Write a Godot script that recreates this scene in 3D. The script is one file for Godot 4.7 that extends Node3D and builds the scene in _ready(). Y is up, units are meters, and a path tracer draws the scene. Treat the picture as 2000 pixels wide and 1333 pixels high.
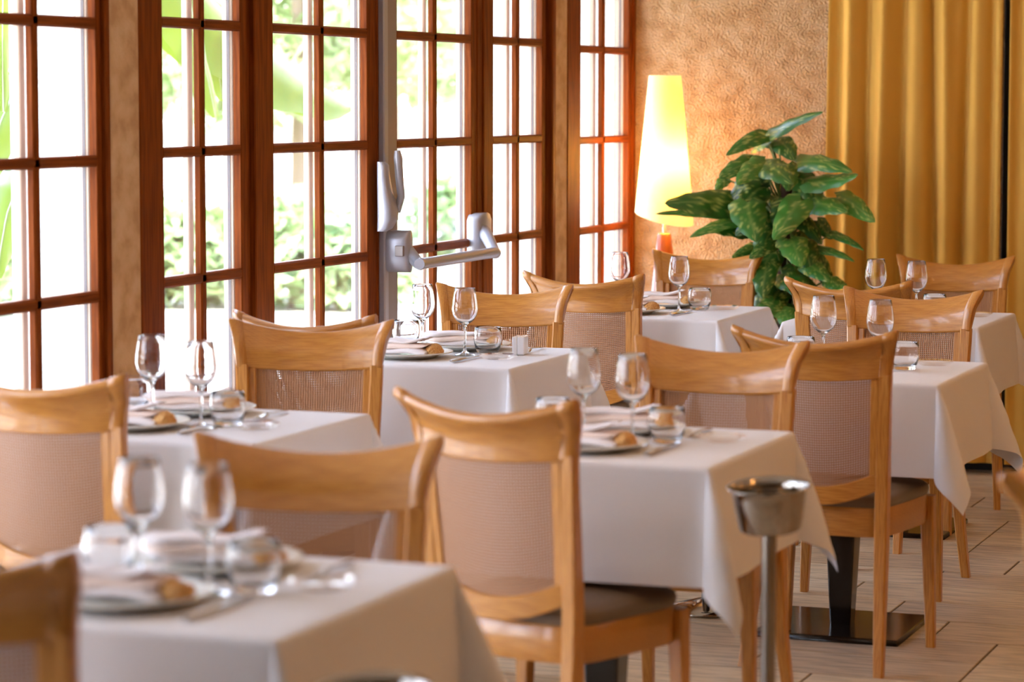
extends Node3D
# A restaurant dining room by a wall of glazed doors. x = 0, z = 0 is under the camera; the glazed wall is at x = -3.68, the end wall at z = -11.2.

const FLAT := 0xFFFFFFFF
const GLASS_X := -3.68      # room face of the door leaves
const END_Z := -11.2
const TOP := 0.757          # table tops

# ---------------------------------------------------------------- mesh builder
class Mb:
	var v := PackedVector3Array()
	var g := PackedInt64Array()
	var c := PackedColorArray()
	var grp := 1
	var col := Color.WHITE
	var tint := false
	func t(a: Vector3, b: Vector3, d: Vector3) -> void:
		if a == b or b == d or a == d:
			return
		v.append(a); v.append(b); v.append(d)
		g.append(grp)
		if tint:
			c.append(col); c.append(col); c.append(col)
	func q(a: Vector3, b: Vector3, d: Vector3, e: Vector3) -> void:
		t(a, b, d)
		t(a, d, e)
	func qo(a: Vector3, b: Vector3, d: Vector3, e: Vector3, out: Vector3) -> void:
		if (b - a).cross(d - a).dot(out) < 0.0:
			q(a, e, d, b)
		else:
			q(a, b, d, e)
	func loft(rings: Array, closed := true, cap_a := true, cap_b := true, flip := false, crisp := false) -> void:
		var start := v.size()
		var n: int = rings[0].size()
		var m := n if closed else n - 1
		for i in rings.size() - 1:
			var r: PackedVector3Array = rings[i]
			var s: PackedVector3Array = rings[i + 1]
			for j in m:
				var k := (j + 1) % n
				if crisp:
					grp = 200 + j
				q(r[j], r[k], s[k], s[j])
		if crisp:
			grp = 1
		if closed:
			var was := grp
			grp = was + 64
			if cap_a:
				cap(rings[0], true)
			if cap_b:
				cap(rings[rings.size() - 1], false)
			grp = was
			if cap_a and cap_b:
				var vol := 0.0
				var i := start
				var o: Vector3 = rings[0][0]
				while i < v.size():
					vol += (v[i] - o).dot((v[i + 1] - o).cross(v[i + 2] - o))
					i += 3
				flip = vol < 0.0
		if flip:
			turn(start)
	func turn(start: int) -> void:
		var i := start
		while i < v.size():
			var x := v[i + 1]
			v[i + 1] = v[i + 2]
			v[i + 2] = x
			if tint:
				var y := c[i + 1]
				c[i + 1] = c[i + 2]
				c[i + 2] = y
			i += 3
	func cap(r: PackedVector3Array, back: bool) -> void:
		var m := Vector3.ZERO
		for p in r:
			m += p
		m /= r.size()
		for j in r.size():
			var k := (j + 1) % r.size()
			if back:
				t(m, r[k], r[j])
			else:
				t(m, r[j], r[k])
	func box(at: Vector3, size: Vector3, bev := 0.002, bas := Basis()) -> void:
		var was := grp
		grp = FLAT
		var h := size * 0.5
		var bb := minf(bev, minf(h.x, minf(h.y, h.z)) * 0.8)
		var p := func(s: Vector3, ax: int) -> Vector3:
			var w := Vector3(s.x * (h.x - bb), s.y * (h.y - bb), s.z * (h.z - bb))
			w[ax] = s[ax] * h[ax]
			return at + bas * w
		for ax in 3:
			var b: int = (ax + 1) % 3
			var d: int = (ax + 2) % 3
			for s in [-1.0, 1.0]:
				var k := []
				for f in [[-1.0, -1.0], [1.0, -1.0], [1.0, 1.0], [-1.0, 1.0]]:
					var w := Vector3.ZERO
					w[ax] = s; w[b] = f[0]; w[d] = f[1]
					k.append(p.call(w, ax))
				var o := Vector3.ZERO
				o[ax] = s
				qo(k[0], k[1], k[2], k[3], bas * o)
			for f in [[-1.0, -1.0], [1.0, -1.0], [1.0, 1.0], [-1.0, 1.0]]:
				var w := Vector3.ZERO
				w[b] = f[0]; w[d] = f[1]
				var w1 := w
				var w2 := w
				w1[ax] = -1.0
				w2[ax] = 1.0
				qo(p.call(w1, b), p.call(w2, b), p.call(w2, d), p.call(w1, d), bas * w)
		for sx in [-1.0, 1.0]:
			for sy in [-1.0, 1.0]:
				for sz in [-1.0, 1.0]:
					var s := Vector3(sx, sy, sz)
					var a: Vector3 = p.call(s, 0)
					var b: Vector3 = p.call(s, 1)
					var d: Vector3 = p.call(s, 2)
					if (b - a).cross(d - a).dot(bas * s) < 0.0:
						t(a, d, b)
					else:
						t(a, b, d)
		grp = was
	func lathe(prof: Array, seg := 40, creases := [], at := Vector3.ZERO) -> void:
		# prof runs round the section so that the solid is to its left when closed; pairs (radius, height)
		var start := v.size()
		for i in prof.size() - 1:
			for j in seg:
				var a := TAU * j / seg
				var b := TAU * ((j + 1) % seg) / seg
				var p: Vector2 = prof[i]
				var r: Vector2 = prof[i + 1]
				q(at + Vector3(p.x * cos(a), p.y, p.x * sin(a)), at + Vector3(p.x * cos(b), p.y, p.x * sin(b)), at + Vector3(r.x * cos(b), r.y, r.x * sin(b)), at + Vector3(r.x * cos(a), r.y, r.x * sin(a)))
			if creases.has(i + 1):
				grp += 1
		var vol := 0.0
		var i := start
		while i < v.size():
			vol += (v[i] - at).dot((v[i + 1] - at).cross(v[i + 2] - at))
			i += 3
		if vol < 0.0:
			turn(start)
	func tube(path: Array, rad: Array, seg := 10) -> void:
		var rings := []
		var ref := Vector3(0.31, 0.87, 0.38)
		for i in path.size():
			var d: Vector3 = (path[mini(i + 1, path.size() - 1)] - path[maxi(i - 1, 0)]).normalized()
			if absf(d.dot(ref)) > 0.97:
				ref = Vector3(0.9, 0.1, 0.4)
			var s := d.cross(ref).normalized()
			var u := s.cross(d)
			ref = u
			var r := PackedVector3Array()
			for j in seg:
				var a := TAU * j / seg
				r.append(path[i] + (s * cos(a) + u * sin(a)) * float(rad[mini(i, rad.size() - 1)]))
			rings.append(r)
		loft(rings)
	func mesh() -> ArrayMesh:
		var st := SurfaceTool.new()
		st.begin(Mesh.PRIMITIVE_TRIANGLES)
		var n := v.size() / 3
		for i in n:
			st.set_smooth_group(g[i])
			for k in [0, 2, 1]:
				if tint:
					st.set_color(c[i * 3 + k])
				st.add_vertex(v[i * 3 + k])
		st.generate_normals()
		return st.commit()

# ---------------------------------------------------------------- nodes
var used := {}
var M := {}

func numbered(called: String) -> String:
	if not used.has(called):
		used[called] = 0
		return called
	used[called] += 1
	return "%s_%03d" % [called, used[called]]

func obj(called: String, what, mat: Material, parent: Node = self) -> MeshInstance3D:
	var o := MeshInstance3D.new()
	o.mesh = what.mesh() if what is Mb else what
	o.material_override = mat
	o.name = numbered(called) if parent == self else called
	parent.add_child(o, true)
	return o

func tag(o: Node, label: String, category: String, group := "") -> Node:
	o.set_meta("label", label)
	if category:
		o.set_meta("category", category)
	if group:
		o.set_meta("group", group)
	return o

func thing(called: String, label: String, category: String, at := Vector3.ZERO, turn := 0.0, group := "") -> Node3D:
	var o := Node3D.new()
	o.name = numbered(called)
	add_child(o)
	o.position = at
	o.rotation.y = turn
	tag(o, label, category, group)
	return o

func structure(called: String) -> Node3D:
	var o := Node3D.new()
	o.name = called
	used[called] = 0
	add_child(o)
	o.set_meta("kind", "structure")
	return o

func copy(o: Node3D, label: String, at: Vector3, turn := 0.0) -> Node3D:
	var r: Node3D = o
	if o.has_meta("placed"):
		r = o.duplicate()
		r.name = numbered(String(o.name))
		add_child(r)
	o.set_meta("placed", 1)
	r.position = at
	r.rotation.y = turn
	r.set_meta("label", label)
	return r

func cube(called: String, a: Vector3, b: Vector3, mat: Material, parent: Node = self, bev := 0.003) -> MeshInstance3D:
	var m := Mb.new()
	m.box((a + b) * 0.5, (b - a).abs(), bev)
	return obj(called, m, mat, parent)

# ---------------------------------------------------------------- materials
func noise_tex(freq: float, seed_: int, octaves := 4, ramp = null, normal := false, size := 512, strength := 8.0, kind := FastNoiseLite.TYPE_SIMPLEX_SMOOTH) -> NoiseTexture2D:
	var n := FastNoiseLite.new()
	n.noise_type = kind
	n.seed = seed_
	n.frequency = freq
	n.fractal_octaves = octaves
	var t := NoiseTexture2D.new()
	t.width = size
	t.height = size
	t.seamless = true
	t.noise = n
	t.as_normal_map = normal
	t.bump_strength = strength
	if ramp:
		var gr := Gradient.new()
		gr.offsets = PackedFloat32Array(ramp[0])
		gr.colors = PackedColorArray(ramp[1])
		t.color_ramp = gr
	return t

func mat(color: Color, rough := 0.6, spec := 0.5) -> StandardMaterial3D:
	var m := StandardMaterial3D.new()
	m.albedo_color = color
	m.roughness = rough
	m.metallic_specular = spec
	return m

func tri(m: StandardMaterial3D, scale: Vector3, world := false) -> StandardMaterial3D:
	m.uv1_triplanar = true
	m.uv1_world_triplanar = world
	m.uv1_scale = scale
	return m

func wood(dark: Color, light: Color, scale: Vector3, rough: float, coat: float, seed_: int) -> StandardMaterial3D:
	var m := mat(Color.WHITE, rough)
	m.albedo_texture = noise_tex(0.012, seed_, 5, [[0.25, 0.5, 0.75], [dark, dark.lerp(light, 0.6), light]])
	tri(m, scale)
	if coat > 0.0:
		m.clearcoat_enabled = true
		m.clearcoat = coat
		m.clearcoat_roughness = 0.10
	return m

func make_materials() -> void:
	var cd := Color8(174, 108, 36)
	var cl := Color8(202, 138, 58)
	M.wood_across = wood(cd, cl, Vector3(1.6, 34, 34), 0.38, 0.6, 3)
	M.wood_up = wood(cd, cl, Vector3(34, 1.6, 34), 0.4, 0.5, 4)
	M.cane = mat(Color8(178, 128, 88), 0.6)
	M.leatherette = mat(Color8(112, 92, 72), 0.38)
	M.frame = wood(Color8(108, 50, 12), Color8(134, 66, 20), Vector3(9, 0.6, 9), 0.5, 0.0, 7)
	M.frame_across = wood(Color8(108, 50, 12), Color8(134, 66, 20), Vector3(9, 9, 0.6), 0.5, 0.0, 8)
	M.frame.metallic_specular = 0.2
	M.frame_across.metallic_specular = 0.25
	M.outer_bar = mat(Color8(205, 182, 160), 0.6)
	M.gasket = mat(Color8(92, 90, 92), 0.5)
	M.pane = mat(Color(1, 1, 1, 0.03), 0.0)
	M.pane.transparency = BaseMaterial3D.TRANSPARENCY_ALPHA
	M.metal = mat(Color8(176, 176, 184), 0.36)
	M.metal.metallic = 0.35
	M.metal_dark = mat(Color8(150, 140, 134), 0.45)
	M.metal_dark.metallic = 0.3
	M.chrome = mat(Color8(158, 148, 136), 0.07)
	M.chrome.metallic = 1.0
	M.steel = mat(Color8(150, 142, 132), 0.22)
	M.steel.metallic = 1.0
	M.silver = mat(Color8(205, 202, 198), 0.18)
	M.silver.metallic = 1.0
	# rough-cast plaster
	M.plaster = mat(Color8(222, 188, 146), 0.9, 0.3)
	M.plaster.albedo_texture = noise_tex(0.02, 21, 5, [[0.2, 0.5, 0.8], [Color8(226, 214, 200), Color8(246, 240, 232), Color.WHITE]])
	tri(M.plaster, Vector3(0.9, 0.9, 0.9), true)
	M.plaster.heightmap_enabled = true
	M.plaster.heightmap_texture = noise_tex(0.085, 22, 4, null, false, 1024)
	M.plaster.heightmap_scale = 1.0
	M.fine_plaster = M.plaster.duplicate()
	M.fine_plaster.heightmap_scale = 0.12
	M.panel = wood(Color8(104, 66, 38), Color8(124, 82, 50), Vector3(2, 0.3, 2), 0.5, 0.0, 25)
	M.white_plaster = mat(Color8(238, 234, 228), 0.9, 0.3)
	M.white_plaster.albedo_texture = noise_tex(0.05, 23, 4, [[0.25, 0.6], [Color8(232, 226, 220), Color.WHITE]])
	tri(M.white_plaster, Vector3(1.5, 1.5, 1.5), true)
	M.ceiling = mat(Color8(236, 224, 206), 0.95)
	M.grout = mat(Color8(74, 58, 42), 0.9)
	M.tiles = []
	for i in 4:
		var k := [Color8(206, 184, 150), Color8(198, 174, 140), Color8(212, 192, 160), Color8(194, 172, 142)][i] as Color
		var m := mat(Color.WHITE, 0.42)
		m.albedo_texture = noise_tex(0.012, 40 + i, 5, [[0.3, 0.55, 0.8], [k.darkened(0.16), k, k.lightened(0.08)]])
		tri(m, Vector3(0.7, 3, 7), true)
		M.tiles.append(m)
	M.cloth = mat(Color8(232, 228, 226), 0.95, 0.2)
	M.napkin = mat(Color8(240, 230, 226), 0.95, 0.2)
	M.napkin_inside = mat(Color8(244, 220, 204), 0.95, 0.2)
	M.bread = mat(Color8(240, 222, 200), 0.85)
	M.bread.albedo_texture = noise_tex(0.03, 51, 4, [[0.25, 0.5, 0.8], [Color8(190, 130, 70), Color8(235, 190, 120), Color8(250, 225, 175)]])
	tri(M.bread, Vector3(14, 14, 14))
	M.porcelain = mat(Color8(240, 240, 230), 0.2)
	M.white_ceramic = mat(Color8(240, 240, 242), 0.2)
	M.glass = mat(Color(1, 1, 1, 0.0), 0.0)
	M.glass.refraction_enabled = true
	M.glass.refraction_scale = 0.05
	M.thin_glass = mat(Color(1, 1, 1, 0.04), 0.0)
	M.thin_glass.transparency = BaseMaterial3D.TRANSPARENCY_ALPHA
	M.black = mat(Color8(16, 13, 12), 0.15)
	M.black_edge = mat(Color8(60, 52, 46), 0.3)
	M.black_edge.metallic = 0.6
	M.board = mat(Color8(150, 110, 70), 0.7)
	M.curtain = mat(Color8(224, 176, 84), 0.85, 0.3)
	M.curtain.rim_enabled = true
	M.curtain.rim = 0.3
	M.curtain.rim_tint = 0.6
	M.curtain.heightmap_enabled = true
	M.curtain.heightmap_texture = noise_tex(0.2, 61, 2)
	M.curtain.heightmap_scale = 0.06
	tri(M.curtain, Vector3(8, 8, 8))
	M.shade = mat(Color8(250, 238, 205), 0.9, 0.2)
	M.shade.emission_enabled = true
	M.shade.emission = Color(1.0, 0.80, 0.30)
	M.shade.emission_energy_multiplier = 0.2
	M.shade.backlight_enabled = true
	M.shade.backlight = Color(0.6, 0.56, 0.45)
	M.bulb = mat(Color8(255, 240, 210), 0.3)
	M.bulb.emission_enabled = true
	M.bulb.emission = Color(1.0, 0.78, 0.45)
	M.bulb.emission_energy_multiplier = 12.0
	M.lamp_wood = wood(Color8(96, 46, 22), Color8(128, 66, 34), Vector3(9, 0.7, 9), 0.35, 0.3, 71)
	M.leaf = mat(Color.WHITE, 0.32, 0.5)
	M.leaf.vertex_color_use_as_albedo = true
	M.leaf.backlight_enabled = true
	M.leaf.backlight = Color(0.2, 0.25, 0.1)
	M.stalk = mat(Color8(86, 110, 48), 0.5)
	M.moss = mat(Color8(52, 36, 22), 0.95)
	M.pot = mat(Color8(50, 44, 40), 0.5)
	M.soil = mat(Color8(40, 28, 20), 1.0)
	M.gravel = mat(Color8(226, 220, 208), 0.95)
	M.gravel.albedo_texture = noise_tex(0.08, 81, 4, [[0.2, 0.7], [Color8(215, 208, 196), Color.WHITE]])
	tri(M.gravel, Vector3(0.8, 0.8, 0.8), true)
	M.banana = mat(Color8(82, 106, 34), 0.5)
	M.banana.backlight_enabled = true
	M.banana.backlight = Color(0.42, 0.5, 0.14)
	M.banana_rib = mat(Color8(180, 196, 150), 0.5)
	M.banana_stem = mat(Color8(150, 160, 90), 0.8)
	M.bark = mat(Color8(140, 120, 100), 0.95)
	M.foliage = mat(Color.WHITE, 0.6)
	M.foliage.vertex_color_use_as_albedo = true
	M.foliage.backlight_enabled = true
	M.foliage.backlight = Color(0.6, 0.7, 0.4)
	M.clay = mat(Color8(206, 184, 164), 0.9)
	M.black_board = mat(Color8(22, 18, 15), 0.6)

# ---------------------------------------------------------------- chair
const BACK_Y := [0.0, 0.20, 0.42, 0.50, 0.62, 0.75, 0.80, 0.84, 0.87, 0.90, 0.92]
const BACK_Z := [-0.268, -0.216, -0.195, -0.199, -0.212, -0.228, -0.231, -0.232, -0.233, -0.235, -0.236]
const BACK_W := [0.203, 0.190, 0.186, 0.188, 0.193, 0.199, 0.2005, 0.204, 0.211, 0.223, 0.232]

func along(xs: Array, ys: Array, x: float) -> float:
	for i in xs.size() - 1:
		if x <= xs[i + 1]:
			return lerpf(ys[i], ys[i + 1], (x - xs[i]) / (xs[i + 1] - xs[i]))
	return ys[ys.size() - 1]

func back_at(u: float, y: float, off := 0.0) -> Vector3:
	return Vector3(u * along(BACK_Y, BACK_W, y), y, along(BACK_Y, BACK_Z, y) - 0.036 + 0.036 * u * u + off)

func crest_point(u: float, t: float) -> Vector3:
	var y := lerpf(0.782 + 0.014 * u * u, 0.872 + 0.040 * u * u, t)
	var p := back_at(u, y)
	p.z -= 0.036 * pow(maxf(0.0, t - 0.40) / 0.60, 2.0)
	return p

func crest_ring(u: float, th: float) -> PackedVector3Array:
	var r := PackedVector3Array()
	var back := PackedVector3Array()
	var ts := [0.0, 0.025, 0.07, 0.2, 0.35, 0.5, 0.65, 0.8, 0.92, 1.0]
	var n := 9
	var last_n := Vector3.ZERO
	var last_t := Vector3.ZERO
	for i in n + 1:
		var t: float = ts[i]
		var p := crest_point(u, t)
		var d := (crest_point(u, t + 0.04) - crest_point(u, t - 0.04))
		d.x = 0.0
		d = d.normalized()
		var nn := Vector3(0, -d.z, d.y)
		var k := th * 0.5 * (0.72 if i == 0 else 1.0)
		r.append(p + nn * k)
		back.append(p - nn * k)
		last_n = nn
		last_t = d
	var e := crest_point(u, 1.0)
	for i in range(1, 6):
		var a := PI * i / 6.0
		r.append(e + (last_n * cos(a) + last_t * sin(a)) * th * 0.5 * (1.0 + 0.25 * sin(a)))
	back.reverse()
	r.append_array(back)
	return r

func make_chair() -> Node3D:
	var c := thing("dining_chair", "pale wooden dining chair", "chair", Vector3.ZERO, 0.0, "pale wooden dining chairs with cane backs")
	# crest rail between the two back posts
	var m := Mb.new()
	var rings := []
	for i in 25:
		rings.append(crest_ring(lerpf(-0.858, 0.858, i / 24.0), 0.024))
	m.loft(rings)
	obj("crest_rail", m, M.wood_across, c)
	# back posts, each from the foot to the scrolled top
	for s in [-1.0, 1.0]:
		m = Mb.new()
		rings = []
		var steps := [0.0, 0.06, 0.14, 0.22, 0.32, 0.40, 0.46, 0.54, 0.62, 0.70, 0.76, 0.803]
		for y in steps:
			var p := back_at(s * 0.925, y)
			var hw := lerpf(0.0135, 0.0175, clampf(y / 0.35, 0, 1))
			var hz := lerpf(0.014, 0.020, clampf(y / 0.35, 0, 1))
			if y > 0.5:
				hz = lerpf(0.020, 0.0138, clampf((y - 0.5) / 0.26, 0, 1))
			rings.append(round_rect(p, hw, hz, 0.004))
		m.loft(rings, true, true, true, false, true)
		# the scrolled top piece beside the crest
		rings = []
		for i in 4:
			rings.append(crest_ring(s * [0.858, 0.866, 0.99, 1.0][i], [0.0235, 0.027, 0.027, 0.021][i]))
		m.loft(rings)
		obj("back_leg", m, M.wood_up, c)
		# inner strip that holds the cane
		m = Mb.new()
		rings = []
		for y in [0.515, 0.60, 0.70, 0.792]:
			rings.append(round_rect(back_at(s * 0.80, y, 0.0), 0.011, 0.008, 0.002))
		m.loft(rings, true, true, true, false, true)
		obj("cane_frame", m, M.wood_up, c)
	# curved lower rail
	m = Mb.new()
	rings = []
	for i in 21:
		var u := lerpf(-0.86, 0.86, i / 20.0)
		var y := 0.472 + 0.058 * u * u
		var p := back_at(u, y)
		var r := PackedVector3Array()
		for k in [[-1, 0.75], [-0.9, 1.0], [0.9, 1.0], [1, 0.75], [1, -0.75], [0.9, -1.0], [-0.9, -1.0], [-1, -0.75]]:
			r.append(p + Vector3(0, k[0] * 0.025, k[1] * 0.012))
		rings.append(r)
	m.loft(rings, true, true, true, false, true)
	obj("lower_rail", m, M.wood_across, c)
	# woven cane: every strand is there, joined into one mesh
	m = Mb.new()
	var n := 46
	for i in n:
		var u := lerpf(-0.775, 0.775, (i + 0.5) / n)
		rings = []
		for k in 7:
			var lo := 0.49 + 0.055 * u * u
			var hi := 0.786 + 0.014 * u * u
			var p := back_at(u, lerpf(lo, hi, k / 6.0), 0.0006)
			rings.append(PackedVector3Array([p + Vector3(-0.0020, 0, 0.0004), p + Vector3(0.0020, 0, 0.0004), p + Vector3(0.0020, 0, -0.0004), p + Vector3(-0.0020, 0, -0.0004)]))
		m.loft(rings, true, false, false)
	n = 44
	for i in n:
		rings = []
		for k in 13:
			var u := lerpf(-0.775, 0.775, k / 12.0)
			var y := lerpf(0.49 + 0.055 * u * u, 0.786 + 0.014 * u * u, (i + 0.5) / n)
			var p := back_at(u, y, -0.0006)
			rings.append(PackedVector3Array([p + Vector3(0, -0.0020, 0.0004), p + Vector3(0, -0.0020, -0.0004), p + Vector3(0, 0.0020, -0.0004), p + Vector3(0, 0.0020, 0.0004)]))
		m.loft(rings, true, false, false)
	var cane := obj("cane_panel", m, M.cane, c)
	cane.set_meta("kind", "stuff")
	# seat
	m = Mb.new()
	rings = []
	for k in [[0.358, 0.955], [0.362, 0.97], [0.434, 0.975], [0.438, 0.96]]:
		rings.append(seat_ring(k[0], k[1]))
	m.loft(rings)
	obj("seat_frame", m, M.wood_across, c)
	m = Mb.new()
	rings = []
	for k in [[0.436, 0.95], [0.441, 0.985], [0.455, 0.998], [0.466, 0.985], [0.474, 0.93], [0.480, 0.82], [0.485, 0.6], [0.488, 0.3], [0.489, 0.06]]:
		rings.append(seat_ring(k[0], k[1]))
	m.loft(rings)
	obj("seat_pad", m, M.leatherette, c)
	for s in [-1.0, 1.0]:
		m = Mb.new()
		rings = []
		for y in [0.0, 0.02, 0.2, 0.43]:
			var hw := lerpf(0.0125, 0.020, y / 0.43)
			rings.append(round_rect(Vector3(s * lerpf(0.212, 0.199, y / 0.43), y, lerpf(0.178, 0.170, y / 0.43)), hw, hw, 0.004))
		m.loft(rings, true, true, true, false, true)
		obj("front_leg", m, M.wood_up, c)
	return c

func round_rect(p: Vector3, hx: float, hz: float, r: float) -> PackedVector3Array:
	var o := PackedVector3Array()
	for k in [[1, -1, 0], [1, 1, 0], [-1, 1, 0], [-1, -1, 0]]:
		var a := Vector3(k[0] * hx, 0, k[1] * (hz - r))
		var b := Vector3(k[0] * (hx - r), 0, k[1] * hz)
		if k[0] * k[1] > 0:
			o.append(p + a); o.append(p + b)
		else:
			o.append(p + b); o.append(p + a)
	return o

func seat_ring(y: float, k: float) -> PackedVector3Array:
	var r := PackedVector3Array()
	for j in 44:
		var a := TAU * j / 44
		var e := 0.36
		var sx := signf(cos(a)) * pow(absf(cos(a)), e)
		var sz := signf(sin(a)) * pow(absf(sin(a)), e)
		var z := sz * 0.195 + (0.022 * (1.0 - sx * sx) if sz > 0 else 0.0)
		r.append(Vector3(sx * (0.202 + 0.022 * sz) * k, y, z * k - 0.005))
	return r

# ---------------------------------------------------------------- table and cloth
func make_table() -> Node3D:
	var t := thing("pedestal_table", "square pedestal table", "table", Vector3.ZERO, 0.0, "square pedestal tables under white cloths")
	cube("table_top", Vector3(-0.33, TOP - 0.034, -0.325), Vector3(0.33, TOP - 0.004, 0.325), M.board, t, 0.004)
	var m := Mb.new()
	m.loft([round_rect(Vector3(0, 0.016, 0), 0.030, 0.030, 0.004), round_rect(Vector3(0, 0.72, 0), 0.062, 0.062, 0.006)], true, true, true, false, true)
	obj("column", m, M.black, t)
	m = Mb.new()
	m.loft([round_rect(Vector3(0, 0.0, 0), 0.21, 0.21, 0.004), round_rect(Vector3(0, 0.013, 0), 0.21, 0.21, 0.004), round_rect(Vector3(0, 0.017, 0), 0.206, 0.206, 0.004)])
	obj("foot_plate", m, M.black, t)
	return t

func cloth_mesh(a: float, b: float, drop: float, seed_: int) -> Mb:
	var fn := FastNoiseLite.new()
	fn.seed = seed_
	fn.frequency = 2.2
	fn.fractal_octaves = 3
	var line := func(h: float) -> Array:
		var o := []
		for i in 17:
			o.append(-h - drop + i * (drop - 0.02) / 16.0)
		for k in [-0.014, -0.008, -0.003, 0.002]:
			o.append(-h + k)
		for i in 11:
			o.append(lerpf(-h + 0.03, h - 0.03, i / 10.0))
		for k in [-0.002, 0.003, 0.008, 0.014]:
			o.append(h + k)
		for i in 17:
			o.append(h + 0.02 + i * (drop - 0.02) / 16.0)
		return o
	var us: Array = line.call(a)
	var vs: Array = line.call(b)
	var rings := []
	for u in us:
		var r := PackedVector3Array()
		for w in vs:
			r.append(cloth_point(u, w, a, b, drop, fn, seed_))
		rings.append(r)
	var m := Mb.new()
	m.loft(rings, false, false, false)
	return m

func cloth_point(u: float, w: float, a: float, b: float, drop: float, fn: FastNoiseLite, seed_: int) -> Vector3:
	var du := maxf(absf(u) - a, 0.0)
	var dv := maxf(absf(w) - b, 0.0)
	var su := signf(u)
	var sv := signf(w)
	var p := Vector3(clampf(u, -a, a), TOP, clampf(w, -b, b))
	var rho := Vector2(du, dv).length()
	if rho <= 0.0:
		return p + Vector3(0, 0.0006 * fn.get_noise_2d(u * 3, w * 3) - 0.0008, 0)
	var phi := atan2(dv, du)
	var r := 0.011
	var arc := r * PI * 0.5
	# flare, long shallow waves along each side, and one hanging pleat at the corner
	var s := (w if du > dv else u)
	var wave := sin(s * 9.0 + seed_ * 1.7) * 0.5 + sin(s * 17.0 + seed_ * 2.9) * 0.22
	var side := 1.0 - sin(2.0 * phi)
	var al := 0.055 + 0.045 * wave * side * clampf(rho / drop, 0, 1)
	al += 0.40 * pow(sin(2.0 * phi), 1.6) * (1.0 - 0.25 * clampf(rho / (drop * 1.41), 0, 1)) + 0.10 * sin(4.0 * phi) * sin(seed_ * 1.3 + su)
	var out := 0.0
	var down := 0.0
	if rho < arc:
		var th := rho / r
		out = r * sin(th)
		down = r * (1.0 - cos(th))
	else:
		out = r + (rho - arc) * sin(al)
		down = r + (rho - arc) * cos(al)
	var psi := phi
	if phi > 0.0 and phi < PI * 0.5:
		var x := phi / (PI * 0.5)
		psi = PI * 0.5 * (x * x * (3.0 - 2.0 * x))
	var k := (0.006 * fn.get_noise_2d(u * 2.2, w * 2.2) + 0.0016 * fn.get_noise_2d(u * 9.0 + 7.0, w * 9.0)) * clampf(rho / 0.1, 0, 1)
	return p + Vector3(cos(psi) * su * (out + k), -down - 0.0008, sin(psi) * sv * (out + k))

# ---------------------------------------------------------------- table ware
func make_wine_glass() -> Node3D:
	var o := thing("wine_glass", "clear wine glass", "wine glass", Vector3.ZERO, 0.0, "stemmed wine glasses on the tables")
	var pieces := {
		"foot": [[0, 0.0], [0.034, 0.0], [0.0345, 0.0012], [0.030, 0.0028], [0.014, 0.0062], [0.0062, 0.0117], [0, 0.0117]],
		"stem": [[0, 0.0118], [0.0061, 0.0118], [0.0038, 0.024], [0.0036, 0.070], [0.0049, 0.0866], [0, 0.0866]],
		"bowl": [[0, 0.0867], [0.0050, 0.0867], [0.0085, 0.0935], [0.018, 0.0995], [0.028, 0.108], [0.0352, 0.120], [0.0388, 0.135], [0.0390, 0.146], [0.0370, 0.165], [0.0338, 0.185], [0.0308, 0.2025],
			[0.0304, 0.2033], [0.0300, 0.2025], [0.0330, 0.185], [0.0362, 0.165], [0.0382, 0.146], [0.0380, 0.135], [0.0343, 0.121], [0.0268, 0.1093], [0.016, 0.1013], [0.007, 0.0975], [0, 0.0965]]}
	for k in pieces:
		var m := Mb.new()
		var prof := []
		for e in pieces[k]:
			prof.append(Vector2(e[0], e[1]))
		m.lathe(prof, 48, [1, 5] if k == "stem" else [])
		obj(k, m, M.glass, o)
	return o

func make_tumbler() -> Node3D:
	var o := thing("water_tumbler", "clear round water tumbler", "tumbler", Vector3.ZERO, 0.0, "round water tumblers on the tables")
	var m := Mb.new()
	var p := [[0, 0.0], [0.029, 0.0], [0.033, 0.003], [0.0385, 0.018], [0.0425, 0.036], [0.0434, 0.048], [0.0420, 0.064], [0.0392, 0.0785], [0.0384, 0.0795], [0.0376, 0.0785], [0.0404, 0.064], [0.0418, 0.048], [0.0409, 0.037], [0.0366, 0.020], [0.031, 0.0135], [0.018, 0.0125], [0, 0.0125]]
	var prof := []
	for k in p:
		prof.append(Vector2(k[0], k[1]))
	m.lathe(prof, 48)
	obj("glass_body", m, M.glass, o)
	return o

func make_bread_plate() -> Node3D:
	var o := thing("bread_plate", "small clear glass bread plate", "plate", Vector3.ZERO, 0.0, "small clear glass bread plates")
	var m := Mb.new()
	var p := [[0, 0.0], [0.038, 0.0], [0.042, 0.002], [0.056, 0.010], [0.0575, 0.0115], [0.056, 0.0128], [0.042, 0.0062], [0.036, 0.005], [0, 0.005]]
	var prof := []
	for k in p:
		prof.append(Vector2(k[0], k[1]))
	m.lathe(prof, 44)
	obj("glass_dish", m, M.thin_glass, o)
	return o

func make_plate() -> Node3D:
	var o := thing("dinner_plate", "large white dinner plate", "plate", Vector3.ZERO, 0.0, "large white dinner plates")
	var m := Mb.new()
	var p := [[0, 0.002], [0.080, 0.002], [0.084, 0.0], [0.089, 0.0], [0.096, 0.006], [0.139, 0.0155], [0.1415, 0.018], [0.139, 0.0195], [0.100, 0.0115], [0.090, 0.0085], [0.05, 0.007], [0, 0.007]]
	var prof := []
	for k in p:
		prof.append(Vector2(k[0], k[1]))
	m.lathe(prof, 64)
	obj("plate_disc", m, M.porcelain, o)
	return o

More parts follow.
